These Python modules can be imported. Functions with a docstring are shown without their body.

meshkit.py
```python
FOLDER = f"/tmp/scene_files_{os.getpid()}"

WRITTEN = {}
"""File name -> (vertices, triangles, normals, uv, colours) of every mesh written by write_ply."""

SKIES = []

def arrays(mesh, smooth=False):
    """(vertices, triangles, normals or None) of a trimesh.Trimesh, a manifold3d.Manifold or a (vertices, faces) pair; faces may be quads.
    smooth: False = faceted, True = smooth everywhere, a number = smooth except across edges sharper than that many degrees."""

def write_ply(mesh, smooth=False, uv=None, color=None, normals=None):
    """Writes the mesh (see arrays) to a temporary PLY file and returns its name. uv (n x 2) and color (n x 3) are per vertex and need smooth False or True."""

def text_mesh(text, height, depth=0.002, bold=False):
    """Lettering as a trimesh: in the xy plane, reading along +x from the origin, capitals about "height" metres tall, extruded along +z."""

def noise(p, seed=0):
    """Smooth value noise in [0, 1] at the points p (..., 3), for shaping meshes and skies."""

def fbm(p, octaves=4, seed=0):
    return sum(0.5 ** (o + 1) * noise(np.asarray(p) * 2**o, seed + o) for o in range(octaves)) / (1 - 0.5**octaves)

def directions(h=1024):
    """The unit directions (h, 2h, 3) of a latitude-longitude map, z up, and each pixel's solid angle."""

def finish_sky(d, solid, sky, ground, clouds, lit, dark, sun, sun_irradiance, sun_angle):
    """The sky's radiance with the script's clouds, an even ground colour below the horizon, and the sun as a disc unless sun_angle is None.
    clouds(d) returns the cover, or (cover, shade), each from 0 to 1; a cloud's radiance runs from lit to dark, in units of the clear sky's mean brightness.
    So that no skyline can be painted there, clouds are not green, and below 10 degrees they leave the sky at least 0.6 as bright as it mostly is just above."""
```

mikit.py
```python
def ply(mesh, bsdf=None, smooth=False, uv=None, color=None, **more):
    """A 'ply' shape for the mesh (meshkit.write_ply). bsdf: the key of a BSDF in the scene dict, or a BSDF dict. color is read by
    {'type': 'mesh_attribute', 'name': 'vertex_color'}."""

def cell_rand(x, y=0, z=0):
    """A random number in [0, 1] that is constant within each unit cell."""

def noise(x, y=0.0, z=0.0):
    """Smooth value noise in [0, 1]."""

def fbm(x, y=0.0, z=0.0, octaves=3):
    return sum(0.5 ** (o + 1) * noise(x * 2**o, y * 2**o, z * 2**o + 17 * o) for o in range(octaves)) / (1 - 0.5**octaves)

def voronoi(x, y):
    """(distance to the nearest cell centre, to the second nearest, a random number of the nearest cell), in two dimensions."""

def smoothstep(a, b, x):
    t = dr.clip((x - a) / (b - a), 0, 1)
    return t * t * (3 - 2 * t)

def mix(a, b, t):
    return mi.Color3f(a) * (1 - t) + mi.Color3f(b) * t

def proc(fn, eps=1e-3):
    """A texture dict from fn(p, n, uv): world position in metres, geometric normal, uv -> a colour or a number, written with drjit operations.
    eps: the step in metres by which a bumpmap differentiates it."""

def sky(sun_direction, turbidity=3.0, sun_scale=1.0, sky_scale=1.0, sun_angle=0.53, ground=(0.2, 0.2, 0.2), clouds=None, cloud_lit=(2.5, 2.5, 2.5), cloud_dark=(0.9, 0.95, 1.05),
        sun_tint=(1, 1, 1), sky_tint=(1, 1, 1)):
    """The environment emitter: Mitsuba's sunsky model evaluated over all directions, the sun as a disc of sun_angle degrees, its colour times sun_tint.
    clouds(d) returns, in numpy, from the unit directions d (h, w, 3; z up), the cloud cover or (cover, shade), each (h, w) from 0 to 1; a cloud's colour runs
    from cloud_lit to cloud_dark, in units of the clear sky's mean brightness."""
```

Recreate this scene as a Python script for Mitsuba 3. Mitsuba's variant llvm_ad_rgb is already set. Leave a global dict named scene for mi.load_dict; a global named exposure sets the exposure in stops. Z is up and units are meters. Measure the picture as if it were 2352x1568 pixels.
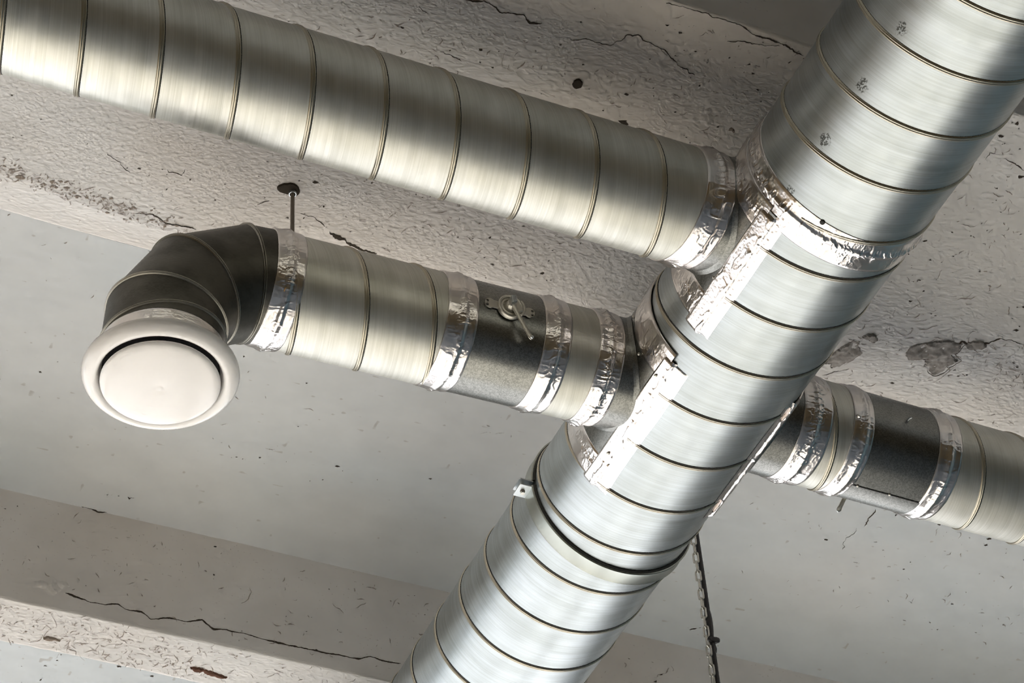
import math, numpy as np, trimesh, mitsuba as mi, mikit, meshkit
import drjit as dr
import shapely.geometry as sg

T = mi.ScalarTransform4f
S, Z0 = 1.14, 1.5            # the working unit is 1.14 m; the lens stands 1.5 m above the floor
scene, labels = {}, {}

# ------------------------------------------------------------------ camera, sky, exposure
def lens(yaw, pitch, roll):
    fh, rt, up = np.array([math.sin(yaw), math.cos(yaw), 0]), np.array([math.cos(yaw), -math.sin(yaw), 0]), np.array([0, 0, 1.])
    f, u = fh * math.cos(pitch) + up * math.sin(pitch), up * math.cos(pitch) - fh * math.sin(pitch)
    return f, u * math.cos(roll) - rt * math.sin(roll)
FWD, UP = lens(0.4742, 0.7697, -0.0801)
eye = np.array([0, 0, Z0])
scene['camera'] = {'type': 'perspective', 'fov': 2 * math.degrees(math.atan(1176 / 5643.6)), 'fov_axis': 'x', 'near_clip': 0.05, 'far_clip': 500.,
                   'to_world': T().look_at(origin=eye.tolist(), target=(eye + FWD).tolist(), up=UP.tolist())}
scene['sky'] = mikit.sky((0.14, 0.69, 0.71), turbidity=3.5, sun_scale=1.0, sky_scale=0.6, ground=(0.58, 0.585, 0.59), sun_tint=(0.90, 0.98, 1.10), sky_tint=(0.96, 1.0, 1.04))
exposure = 3.73

# ------------------------------------------------------------------ materials
ns, fb, sst, mix = mikit.noise, mikit.fbm, mikit.smoothstep, mikit.mix
def rgb(*c): return {'type': 'rgb', 'value': list(c)}
def pr(base, rough=0.5, metal=0.0, **k):
    return {'type': 'twosided', 'bsdf': {'type': 'principled', 'base_color': base, 'roughness': rough, 'metallic': metal, **k}}
def bump(b, fn, scale, eps=1e-3):
    return {'type': 'twosided', 'bsdf': {'type': 'bumpmap', 'arbitrary': mikit.proc(fn, eps), 'scale': scale, 'bsdf': b['bsdf']}}

def c_plaster(p, n, uv):      # aged white paint with warm and cool patches and fine dirt
    a = fb(p.x * 1.7, p.y * 2.6, p.z, 4)
    b = fb(p.x * 9 + 3, p.y * 22, p.z * 9, 3)
    d = ns(p.x * 190, p.y * 260, p.z * 200)
    col = mix((0.545, 0.51, 0.47), (0.585, 0.575, 0.56), sst(0.35, 0.65, a))
    col = col * (0.86 + 0.22 * b)
    return mix(col, (0.25, 0.22, 0.19), 0.6 * sst(0.84, 0.97, d) * sst(0.35, 0.65, b))
def b_plaster(p, n, uv):      # trowel marks running along the ribs, pits between
    a = fb(p.x * 130 + p.y * 30, p.y * 150, p.z * 140, 3)
    t = ns(p.x * 380, p.y * 420, p.z * 400)
    return 0.0017 * sst(0.25, 0.75, a) + 0.0007 * t
def c_slab(p, n, uv):
    a = fb(p.x * 1.3 + 5, p.y * 1.9, p.z, 3)
    b = fb(p.x * 14, p.y * 24, 1.0, 3)
    d = ns(p.x * 45, p.y * 70, 3.0)
    col = mix((0.49, 0.52, 0.535), (0.535, 0.545, 0.545), sst(0.35, 0.65, a)) * (0.94 + 0.10 * b)
    return mix(col, (0.36, 0.35, 0.33), 0.7 * sst(0.93, 0.99, d))
def b_slab(p, n, uv):
    return 0.004 * fb(p.x * 25, p.y * 60, p.z * 30, 3)
def streak(uv): return fb(uv.x * 4, uv.y * 420, 0.5, 3)
def c_galv(p, n, uv):         # spiral strip: rolling streaks along the strip, cloudy oxide
    s, k, o = streak(uv), fb(uv.x * 9 + 2, uv.y * 26, 1.5, 3), ns(uv.x * 30, uv.y * 40, 7.5)
    col = mix((0.53, 0.53, 0.465), (0.74, 0.74, 0.685), sst(0.2, 0.8, 0.45 * s + 0.55 * k))
    return mix(col, (0.28, 0.29, 0.27), 0.6 * sst(0.9, 1.0, o) * sst(0.4, 0.7, s))
def r_galv(p, n, uv): return 0.38 + 0.16 * fb(uv.x * 7, uv.y * 90, 4.5, 2)
def r_galv_main(p, n, uv): return 0.29 + 0.14 * fb(uv.x * 7, uv.y * 90, 4.5, 2)
def c_galv_main(p, n, uv):    # the same with the smears that the fitters' gloves left, one per turn
    col = mi.Color3f(c_galv(p, n, uv)) * mi.Color3f(0.70, 0.765, 0.86)
    y = p.y / S
    turn = (y - 1.795) / 0.1175
    f = turn - dr.floor(turn + 0.5)
    ang = dr.atan2(p.x / S - 1.7351, 2.9426 - (p.z - Z0) / S)
    a, b = f * 0.1175, (ang + 0.893) * 0.1575
    r = dr.sqrt(dr.square(a / 0.013) + dr.square(b / 0.010)) + 0.9 * (ns(p.x * 190, p.y * 190, p.z * 190) - 0.5)
    speck = sst(0.35, 0.6, ns(p.x * 420, p.y * 420, p.z * 420))
    w = dr.select((turn > -0.5) & (turn < 3.4), (1 - sst(0.6, 1.1, r)) * speck, 0)
    return mix(col, (0.07, 0.075, 0.07), 0.9 * w)
def c_spangle(p, n, uv):      # plain hot dip sheet with crystal spangle
    h = 0.6 * ns(p.x * 780, p.y * 780, p.z * 780) + 0.4 * ns(p.x * 330, p.y * 330, p.z * 330)
    h = sst(0.25, 0.75, h)
    k = fb(p.x * 14, p.y * 14, p.z * 14, 3)
    return mix((0.135, 0.14, 0.13), (0.33, 0.335, 0.32), 0.55 * h + 0.45 * k)
def c_elbow(p, n, uv):
    k = fb(p.x * 16, p.y * 16, p.z * 16, 4)
    h = ns(p.x * 300, p.y * 300, p.z * 300)
    return mix((0.06, 0.058, 0.048), (0.125, 0.12, 0.105), 0.7 * sst(0.3, 0.7, k) + 0.3 * h)
def r_foil(p, n, uv): return 0.13 + 0.16 * fb(p.x * 60, p.y * 60, p.z * 60, 2)
def b_foil(p, n, uv):
    a = fb(p.x * 130, p.y * 130, p.z * 130, 3)
    return 0.0007 * dr.abs(a - 0.5)
def c_foil(p, n, uv):
    k = fb(p.x * 30, p.y * 30, p.z * 30, 2)
    r = ns(p.x * 75, p.y * 75, p.z * 75)
    return mix(mix((0.72, 0.675, 0.645), (0.84, 0.82, 0.81), k), (0.45, 0.33, 0.20), 0.55 * sst(0.90, 1.0, r))
def c_concrete(p, n, uv):
    return mix((0.40, 0.405, 0.405), (0.54, 0.545, 0.545), fb(p.x * 0.8, p.y * 0.8, 0.5, 4))
def c_spall(p, n, uv):
    return mix((0.16, 0.14, 0.125), (0.42, 0.40, 0.375), fb(p.x * 120, p.y * 120, p.z * 120, 3))

PX = mikit.proc
scene['m_plaster'] = bump(pr(PX(c_plaster), 0.9, 0.0, specular=0.15), b_plaster, 1.0)
scene['m_slab'] = bump(pr(PX(c_slab), 0.8, 0.0, specular=0.2), b_slab, 1.0)
scene['m_galv'] = pr(PX(c_galv), PX(r_galv), 1.0)
scene['m_galv_main'] = pr(PX(c_galv_main), PX(r_galv_main), 1.0)
scene['m_seam'] = pr(rgb(0.52, 0.48, 0.385), 0.34, 1.0)
scene['m_gap_shade'] = pr(rgb(0.012, 0.013, 0.011), 0.7)  # black of laps, holes and rubber, also the painted shade of seam lips
scene['m_spangle'] = pr(PX(c_spangle), 0.30, 1.0)
scene['m_elbow'] = pr(PX(c_elbow), 0.42, 1.0)
scene['m_elbow_bead'] = pr(rgb(0.27, 0.26, 0.225), 0.36, 1.0)
scene['m_foil'] = bump(pr(PX(c_foil), PX(r_foil), 1.0), b_foil, 1.0)
scene['m_white'] = {'type': 'roughplastic', 'diffuse_reflectance': rgb(0.95, 0.93, 0.90), 'alpha': 0.04}
scene['m_zinc'] = pr(rgb(0.56, 0.60, 0.62), 0.38, 1.0)
scene['m_cast'] = pr(rgb(0.62, 0.60, 0.54), 0.42, 1.0)
scene['m_steel'] = pr(rgb(0.52, 0.51, 0.46), 0.30, 1.0)
scene['m_rod'] = pr(rgb(0.16, 0.135, 0.105), 0.6, 0.3)
scene['m_black'] = pr(rgb(0.012, 0.012, 0.013), 0.55)
scene['m_crack'] = pr(rgb(0.045, 0.038, 0.030), 1.0, specular=0.0)
scene['m_rust'] = pr(rgb(0.26, 0.11, 0.03), 0.8)
scene['m_spall'] = pr(PX(c_spall), 1.0, specular=0.05)
scene['m_brick'] = pr(rgb(0.10, 0.055, 0.04), 1.0, specular=0.0)
scene['m_concrete'] = pr(PX(c_concrete), 0.75)
scene['m_wall'] = pr(rgb(0.50, 0.50, 0.50), 0.9)
scene['m_wall_dark'] = pr(rgb(0.135, 0.092, 0.042), 0.9)
scene['m_wall_side'] = pr(rgb(0.20, 0.30, 0.34), 0.9)
scene['m_flake'] = pr(rgb(0.21, 0.175, 0.145), 1.0, specular=0.0)
scene['m_ring'] = pr(rgb(0.40, 0.425, 0.39), 0.33, 1.0)
scene['m_glue'] = pr(rgb(0.42, 0.24, 0.08), 0.35)

# ------------------------------------------------------------------ helpers
def W(v):
    v = np.array(v, float) * S
    v[..., 2] += Z0
    return v
def numbered(key):
    if key not in scene and not any(k.startswith(key + '__') for k in list(scene) + list(labels)): return key
    i = 1
    while f'{key}_{i:03d}' in scene or any(k.startswith(f'{key}_{i:03d}__') for k in scene): i += 1
    return f'{key}_{i:03d}'
def add(name, mesh, mat, parent=None, smooth=35, label=None, kind=None, uv=None):
    """One entry of the scene from a (vertices, faces) pair or a trimesh in working units."""
    if isinstance(mesh, trimesh.Trimesh): mesh = (mesh.vertices, mesh.faces)
    v, f = W(mesh[0]), np.asarray(mesh[1], int)
    if f.shape[1] == 4: f = np.vstack([f[:, [0, 1, 2]], f[:, [0, 2, 3]]])
    base = f'{parent}__{name}' if parent else name
    key, i = base, 0
    while key in scene or (not parent and key in labels):
        i += 1
        key = f'{base}_{i:03d}'
    scene[key] = mikit.ply((v, f), mat, True if uv is not None else smooth, uv=uv)
    lab = {}
    if label: lab['label'] = label
    if kind: lab['kind'] = kind
    if lab: labels[key] = lab
    return key
def thing(name, label, cat, group=None):
    key, i = name, 0
    while key in labels:
        i += 1
        key = f'{name}_{i:03d}'
    labels[key] = {'label': label, 'category': cat, **({'group': group} if group else {})}
    return key
def grid(X, wrap=False):
    """(vertices, quads) of an (a, b, 3) array of points; wrap closes the second direction."""
    a, b = X.shape[:2]
    i = np.arange(a * b).reshape(a, b)
    j = np.hstack([i, i[:, :1]]) if wrap else i
    return X.reshape(-1, 3), np.stack([j[:-1, :-1], j[1:, :-1], j[1:, 1:], j[:-1, 1:]], -1).reshape(-1, 4)
def join(parts):
    v, f, at = [], [], 0
    for a, b in parts:
        b = np.asarray(b, int)
        if b.shape[1] == 4: b = np.vstack([b[:, [0, 1, 2]], b[:, [0, 2, 3]]])
        v.append(np.asarray(a, float)); f.append(b + at); at += len(a)
    return np.vstack(v), np.vstack(f)
def unit(v): v = np.asarray(v, float); return v / np.linalg.norm(v)

class Axis:
    """A pipe's axis: point(s, angle, r), angle 0 straight down, positive towards D x up."""
    def __init__(self, P, D):
        self.P, self.D = np.array(P, float), unit(D)
        self.h = unit(np.cross(self.D, [0, 0, 1.])); self.u = np.cross(self.h, self.D)
    def at(self, s, th, r):
        s, th, r = np.broadcast_arrays(np.asarray(s, float), th, r)
        return self.P + s[..., None] * self.D + r[..., None] * (np.sin(th)[..., None] * self.h - np.cos(th)[..., None] * self.u)
    def normal(self, th): return math.sin(th) * self.h - math.cos(th) * self.u
    def tangent(self, th): return math.cos(th) * self.h + math.sin(th) * self.u

def pipe(ax, s0, s1, R, step=0.02, n=128, lead=0.12, wob=0.0004, seed=1):
    """Sheet tube with thickness at both ends; uv follows the helix of the strip."""
    s = np.concatenate([[s0, s0], np.linspace(s0, s1, max(2, int((s1 - s0) / step))), [s1, s1]])
    r = np.full(len(s), R); r[0] = r[-1] = R - 0.012; 
    th = np.linspace(-math.pi, math.pi, n + 1)
    SS, TH = np.meshgrid(s, th, indexing='ij')
    RR = np.repeat(r[:, None], n + 1, 1)
    q = np.stack([SS * 7, np.sin(TH) * 1.7, np.cos(TH) * 1.7], -1)
    RR = RR + wob * 2 * (meshkit.fbm(q, 2, seed) - 0.5)
    uv = np.stack([TH * R * S, (SS + lead * TH / 2 / math.pi) * S], -1).reshape(-1, 2)
    return grid(ax.at(SS, TH, RR)), uv
def sweep(path, side, out, prof, closed=False):
    """Profile points (across, up) swept along path with per point side and outward vectors."""
    X = path[:, None, :] + prof[None, :, 0, None] * side[:, None, :] + prof[None, :, 1, None] * out[:, None, :]
    if closed: X = np.concatenate([X, X[:1]])
    return grid(X)
RIDGE = np.array([(-.0042, -.0004), (-.0034, .0015), (-.0020, .0026), (-.0006, .0024), (0.0002, .0014), (.0010, .0022), (.0024, .0023), (.0036, .0012), (.0044, -.0004)])
def helix(ax, s_ref, lead, R, s0, s1, prof, lift=0.0, per=150, shift=0.0):
    """Strip along s = s_ref + lead * k - lead * angle / 2 pi between s0 and s1."""
    t = np.arange(math.floor((s0 - s_ref) / lead * per), math.ceil((s1 - s_ref) / lead * per) + 1) / per
    s = s_ref + lead * t
    t = t[(s >= s0) & (s <= s1)]
    s, th = s_ref + lead * t + shift, -2 * math.pi * t
    p = ax.at(s, th, R + lift)
    e = (ax.at(s, th, 1.0) - ax.at(s, th, 0.0))
    d = np.gradient(p, axis=0); d /= np.linalg.norm(d, axis=1)[:, None]
    side = np.cross(d, e); side *= np.sign(side @ ax.D)[:, None]
    return sweep(p, side, e, prof)
LIP_SHADE = np.array([(-.0011, -.0006), (-.0011, .0007), (.0011, .0007), (.0011, -.0006)])  # profile of the dark strip that paints the shadow of the seam lip
def creases(P, seed, scale):
    a = meshkit.noise(P * scale, seed)
    return np.clip(1 - np.abs(2 * a - 1) * 6.0, 0, 1) ** 1.3
def tape(ax, s0, s1, R, seed, t0=-math.pi, t1=math.pi, bead=0.0030, mid=0.5, amp=0.0011, step=0.0011, skew=0.0, fn=None):
    """Strip of foil tape smoothed over a bead, with creases gathered along the bead; edges a little uneven."""
    full = t1 - t0 > 6.28
    ns_, nt = max(10, int((s1 - s0) / step)), int((t1 - t0) * R / (step * 1.25))
    w = np.linspace(0, 1, ns_); th = np.linspace(t0, t1, nt)
    WW, TH = np.meshgrid(w, th, indexing='ij')
    ed = 0.0016 * (meshkit.fbm(np.stack([np.sin(th) * 3 + 9, np.cos(th) * 3, 0 * th + seed], -1), 3, seed) - 0.5)
    SS = s0 + (s1 - s0) * WW + ed[None] * np.sign(WW - 0.5) + skew * np.sin(TH + 0.4)
    q = np.stack([SS, np.sin(TH) * R, np.cos(TH) * R], -1)
    near = np.exp(-((WW - mid) * (s1 - s0) / 0.013) ** 2)
    cr = 0.6 * creases(q * np.array([0.5, 1, 1]), seed, 95) * meshkit.fbm(q * 14, 2, seed + 3) + 0.55 * creases(q, seed + 9, 170) * meshkit.noise(q * 24, seed + 5) ** 2
    h = bead * np.exp(-((WW - mid) * (s1 - s0) / 0.0052) ** 2) + 1.5 * amp * (0.25 + 1.3 * near) * cr + 0.0010
    h = 0.0008 + h * np.clip(np.minimum(WW, 1 - WW) * 14, 0.1, 1)
    RR = R + h
    X = ax.at(SS, TH, RR) if fn is None else fn(SS, TH, h)
    edge = ax.at(SS[[0, -1]], TH[[0, -1]], R - 0.001)
    X = np.concatenate([edge[:1], X, edge[1:]]) if fn is None else X
    return grid(X)
def ribbon_box(c, ex, ey, ez, sx, sy, sz, bev=0.15):
    """Bevelled block centred at c with unit axes and half sizes."""
    b = trimesh.creation.box((2, 2, 2))
    import manifold3d
    pts = []
    k = 1 - bev
    for x in (-1, 1):
        for y in (-1, 1):
            for z in (-1, 1):
                m = min(sx, sy, sz) * bev
                pts += [(x * sx, y * (sy - m), z * (sz - m)), (x * (sx - m), y * sy, z * (sz - m)), (x * (sx - m), y * (sy - m), z * sz)]
    h = trimesh.Trimesh(np.array(pts)).convex_hull
    M = np.stack([unit(ex), unit(ey), unit(ez)])
    return h.vertices @ M + np.asarray(c), h.faces
def plate(poly, c, ex, ey, ez, t, bev=0.0):
    """Extruded shapely polygon, its xy in (ex, ey), thickness t along ez."""
    m = trimesh.creation.extrude_polygon(poly, t, engine="earcut")
    M = np.stack([unit(ex), unit(ey), unit(ez)])
    v = m.vertices @ M + np.asarray(c)
    f = m.faces
    return v, f
def rodmesh(pts, r, n=14, caps=True):
    pts = np.asarray(pts, float); rr = np.broadcast_to(np.asarray(r, float), len(pts))
    d = np.gradient(pts, axis=0); d /= np.linalg.norm(d, axis=1)[:, None]
    ref = np.array([0, 0, 1.]) if abs(d[0][2]) < 0.9 else np.array([1., 0, 0])
    a = np.cross(d, ref); a /= np.linalg.norm(a, axis=1)[:, None]; b = np.cross(d, a)
    t = np.linspace(0, 2 * math.pi, n, endpoint=False)
    X = pts[:, None] + rr[:, None, None] * (np.cos(t)[None, :, None] * a[:, None] + np.sin(t)[None, :, None] * b[:, None])
    if caps: X = np.concatenate([np.repeat(pts[None, :1], n, 1), X, np.repeat(pts[None, -1:], n, 1)])
    return grid(X, wrap=True)
def lathe(c, d, prof, n=96):
    """Profile (radius, along) turned about the direction d at c."""
    d = unit(d); a = unit(np.cross(d, [0.3, 0.9, 0.1])); b = np.cross(d, a)
    t = np.linspace(0, 2 * math.pi, n, endpoint=False)
    prof = np.asarray(prof, float)
    X = np.asarray(c) + prof[:, None, 1, None] * d + prof[:, None, 0, None] * (np.cos(t)[None, :, None] * a + np.sin(t)[None, :, None] * b)
    return grid(X, wrap=True)
def blob(c, r, seed=0, flat=(1, 1, 1), sub=2):
    m = trimesh.creation.icosphere(sub, 1.0)
    v = m.vertices * (1 + 0.35 * (meshkit.noise(m.vertices * 1.7 + seed, seed)[:, None] - 0.5))
    return v * r * np.array(flat) + np.asarray(c), m.faces

# ------------------------------------------------------------------ the setting: ribbed concrete ceiling and the hall around it
ZR, ZS, FL = 3.193, 3.50, -Z0 / S
XG = np.concatenate([np.linspace(-4.2, .25, 24)[:-1], np.arange(.25, 3.45, .0055), np.linspace(3.45, 7.2, 20)])
def n1(x, seed, f): return meshkit.fbm(np.stack([x * f, 0 * x + seed * 3.3, 0 * x], -1), 3, seed) - 0.5
E1X = np.interp(XG, [.5, .76, .91, 1.09, 1.19, 2.08, 2.28, 2.42, 3.0], [-.006, .02, .004, -.07, -.06, -.11, -.19, -.26, -.26])
def relief(P, rough):
    big = meshkit.fbm(P * np.array([3, 6, 6]), 3, 11) - 0.5
    med = meshkit.fbm(P * np.array([24, 34, 34]), 3, 12) - 0.5
    pit = np.clip(meshkit.noise(P * np.array([36, 80, 80]), 13) - 0.72, 0, 1)
    mask = np.clip(2.2 * (meshkit.fbm(P * np.array([2.2, 4, 4]), 2, 15) - 0.3), 0.15, 1)
    return rough * (0.008 * big + 0.0009 * med * mask - 0.008 * pit * mask)
def lie(P, up=.0008):
    """How far below the nominal surface a mark has to lie to sit on the relief."""
    P = np.asarray(P, float)
    r = np.where(P[:, 2] > ZS - .045, .35, np.where(P[:, 1] > 3.8, .8, 1.0))
    return up - relief(P, 1.0) * r
def strip(name, prof, rough, mat, ragged=(), fine=.006, shift=None, **k):
    """A part of the ceiling: the profile (y, z) run along x with relief; ragged: corner indices with worn edges."""
    ys, zs, wr, sh = [], [], [], []
    for i, ((y0, z0), (y1, z1)) in enumerate(zip(prof[:-1], prof[1:])):
        L = math.hypot(y1 - y0, z1 - z0)
        n = max(2, int(L / (fine if -1.2 < y0 and 1.9 < y1 and y0 < 4.62 else .12)))
        t = np.linspace(0, 1, n, endpoint=(i == len(prof) - 2))
        ys.append(y0 + (y1 - y0) * t); zs.append(z0 + (z1 - z0) * t)
        d = np.zeros(n)
        for c in ragged:
            d = np.maximum(d, np.exp(-(np.hypot(ys[-1] - prof[c][0], zs[-1] - prof[c][1]) / .022) ** 2))
        wr.append(d)
        if shift is not None: sh.append(np.interp(ys[-1], [shift - .75, shift, shift + .12], [0, 1, 0]))
    y, z, w = map(np.concatenate, (ys, zs, wr))
    nrm = np.stack([-np.gradient(z), np.gradient(y)], -1); nrm /= np.linalg.norm(nrm, axis=1)[:, None]
    for _ in range(2): nrm[1:-1] = (nrm[:-2] + 2 * nrm[1:-1] + nrm[2:]) / 4
    nrm /= np.linalg.norm(nrm, axis=1)[:, None]
    X, Y = np.meshgrid(XG, y, indexing='xy'); Zz = np.repeat(z[:, None], len(XG), 1)
    if shift is not None: Y = Y + np.concatenate(sh)[:, None] * E1X[None]
    P = np.stack([X, Y, Zz], -1)
    crumb = meshkit.fbm(P * 38, 3, 14) - 0.42
    mask = np.clip(2.2 * (meshkit.fbm(P * np.array([2.2, 4, 4]), 2, 15) - 0.3), 0.15, 1)
    h = relief(P, rough) + w[:, None] * 0.016 * np.clip(crumb, -.1, .4) * mask
    P[..., 1:] += nrm[:, None, :] * h[..., None]
    v, f = grid(P)
    return add(name, (v, f), mat, 'ceiling', smooth=True, **k)
labels['ceiling'] = {'kind': 'structure', 'label': 'white painted concrete ceiling with ribs, cracks and flaking plaster'}
strip('slab', [(-3.2, ZS), (2.03, ZS), (2.06, 3.475)], .35, 'm_slab', label='upper slab beside the near rib')
strip('rib', [(2.058, 3.48), (2.066, 3.465), (2.105, ZR), (2.87, ZR), (2.975, 3.226), (3.03, 3.48), (3.06, ZS)], 1.0, 'm_plaster', ragged=(2, 3), shift=2.87, label='wide rough plastered rib above the ducts')
strip('slab', [(3.06, ZS), (3.74, ZS), (3.81, 3.4965), (3.86, 3.488), (3.90, 3.476), (3.93, 3.461), (3.951, 3.444)], .35, 'm_slab', label='smooth slab panel with a rounded cove')
strip('rib', [(3.949, 3.449), (3.99, ZR), (4.13, ZR), (4.163, 3.225), (4.18, 3.48), (4.20, ZS)], .8, 'm_plaster', ragged=(1, 2), label='narrow rib with a cracked shaded side and a bright underside')
strip('slab', [(4.20, ZS), (6.45, ZS)], .3, 'm_slab', label='slab panel beyond the narrow rib')

def struct(name, boxes, mat, label):
    parts = []
    for (x0, x1, y0, y1, z0, z1) in boxes:
        parts.append(ribbon_box(((x0 + x1) / 2, (y0 + y1) / 2, (z0 + z1) / 2), (1, 0, 0), (0, 1, 0), (0, 0, 1), (x1 - x0) / 2, (y1 - y0) / 2, (z1 - z0) / 2, .06))
    k = add(name, join(parts), mat, smooth=False)
    labels[k] = {'kind': 'structure', 'label': label}
TOP = 3.72
struct('floor', [(-4.4, 7.4, -3.4, 6.5, FL - .15, FL)], 'm_concrete', 'bare concrete floor of the hall')
def windows(a0, a1, n, pier):
    w = (a1 - a0 - pier * (n + 1)) / n
    return [(a0 + i * (w + pier), a0 + i * (w + pier) + pier) for i in range(n + 1)], w
piers, _ = windows(-4.4, 4.7, 4, .28)
piers.append((4.6, 7.4))
struct('wall_far', [(-4.4, 7.4, 6.2, 6.45, FL, FL + .12), (-4.4, 7.4, 6.2, 6.45, 3.02, TOP)] + [(a, b, 6.2, 6.45, FL + .05, 3.1) for a, b in piers], 'm_wall', 'plastered wall with tall window openings')
struct('wall_right', [(7.15, 7.4, -3.4, 6.2, FL, TOP)], 'm_wall_side', 'closed plastered side wall on the right')
struct('wall_left', [(-4.4, -4.15, -3.4, 6.2, FL, TOP)], 'm_wall_dark', 'closed plastered side wall')
struct('wall_near', [(-4.15, 7.15, -3.4, -3.15, FL, TOP)], 'm_wall_dark', 'closed plastered wall behind the viewer')
struct('ceiling__roof_deck', [(-4.5, 7.5, -3.5, 6.5, TOP, TOP + .1)], 'm_concrete', 'roof deck over the ribs')

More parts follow.
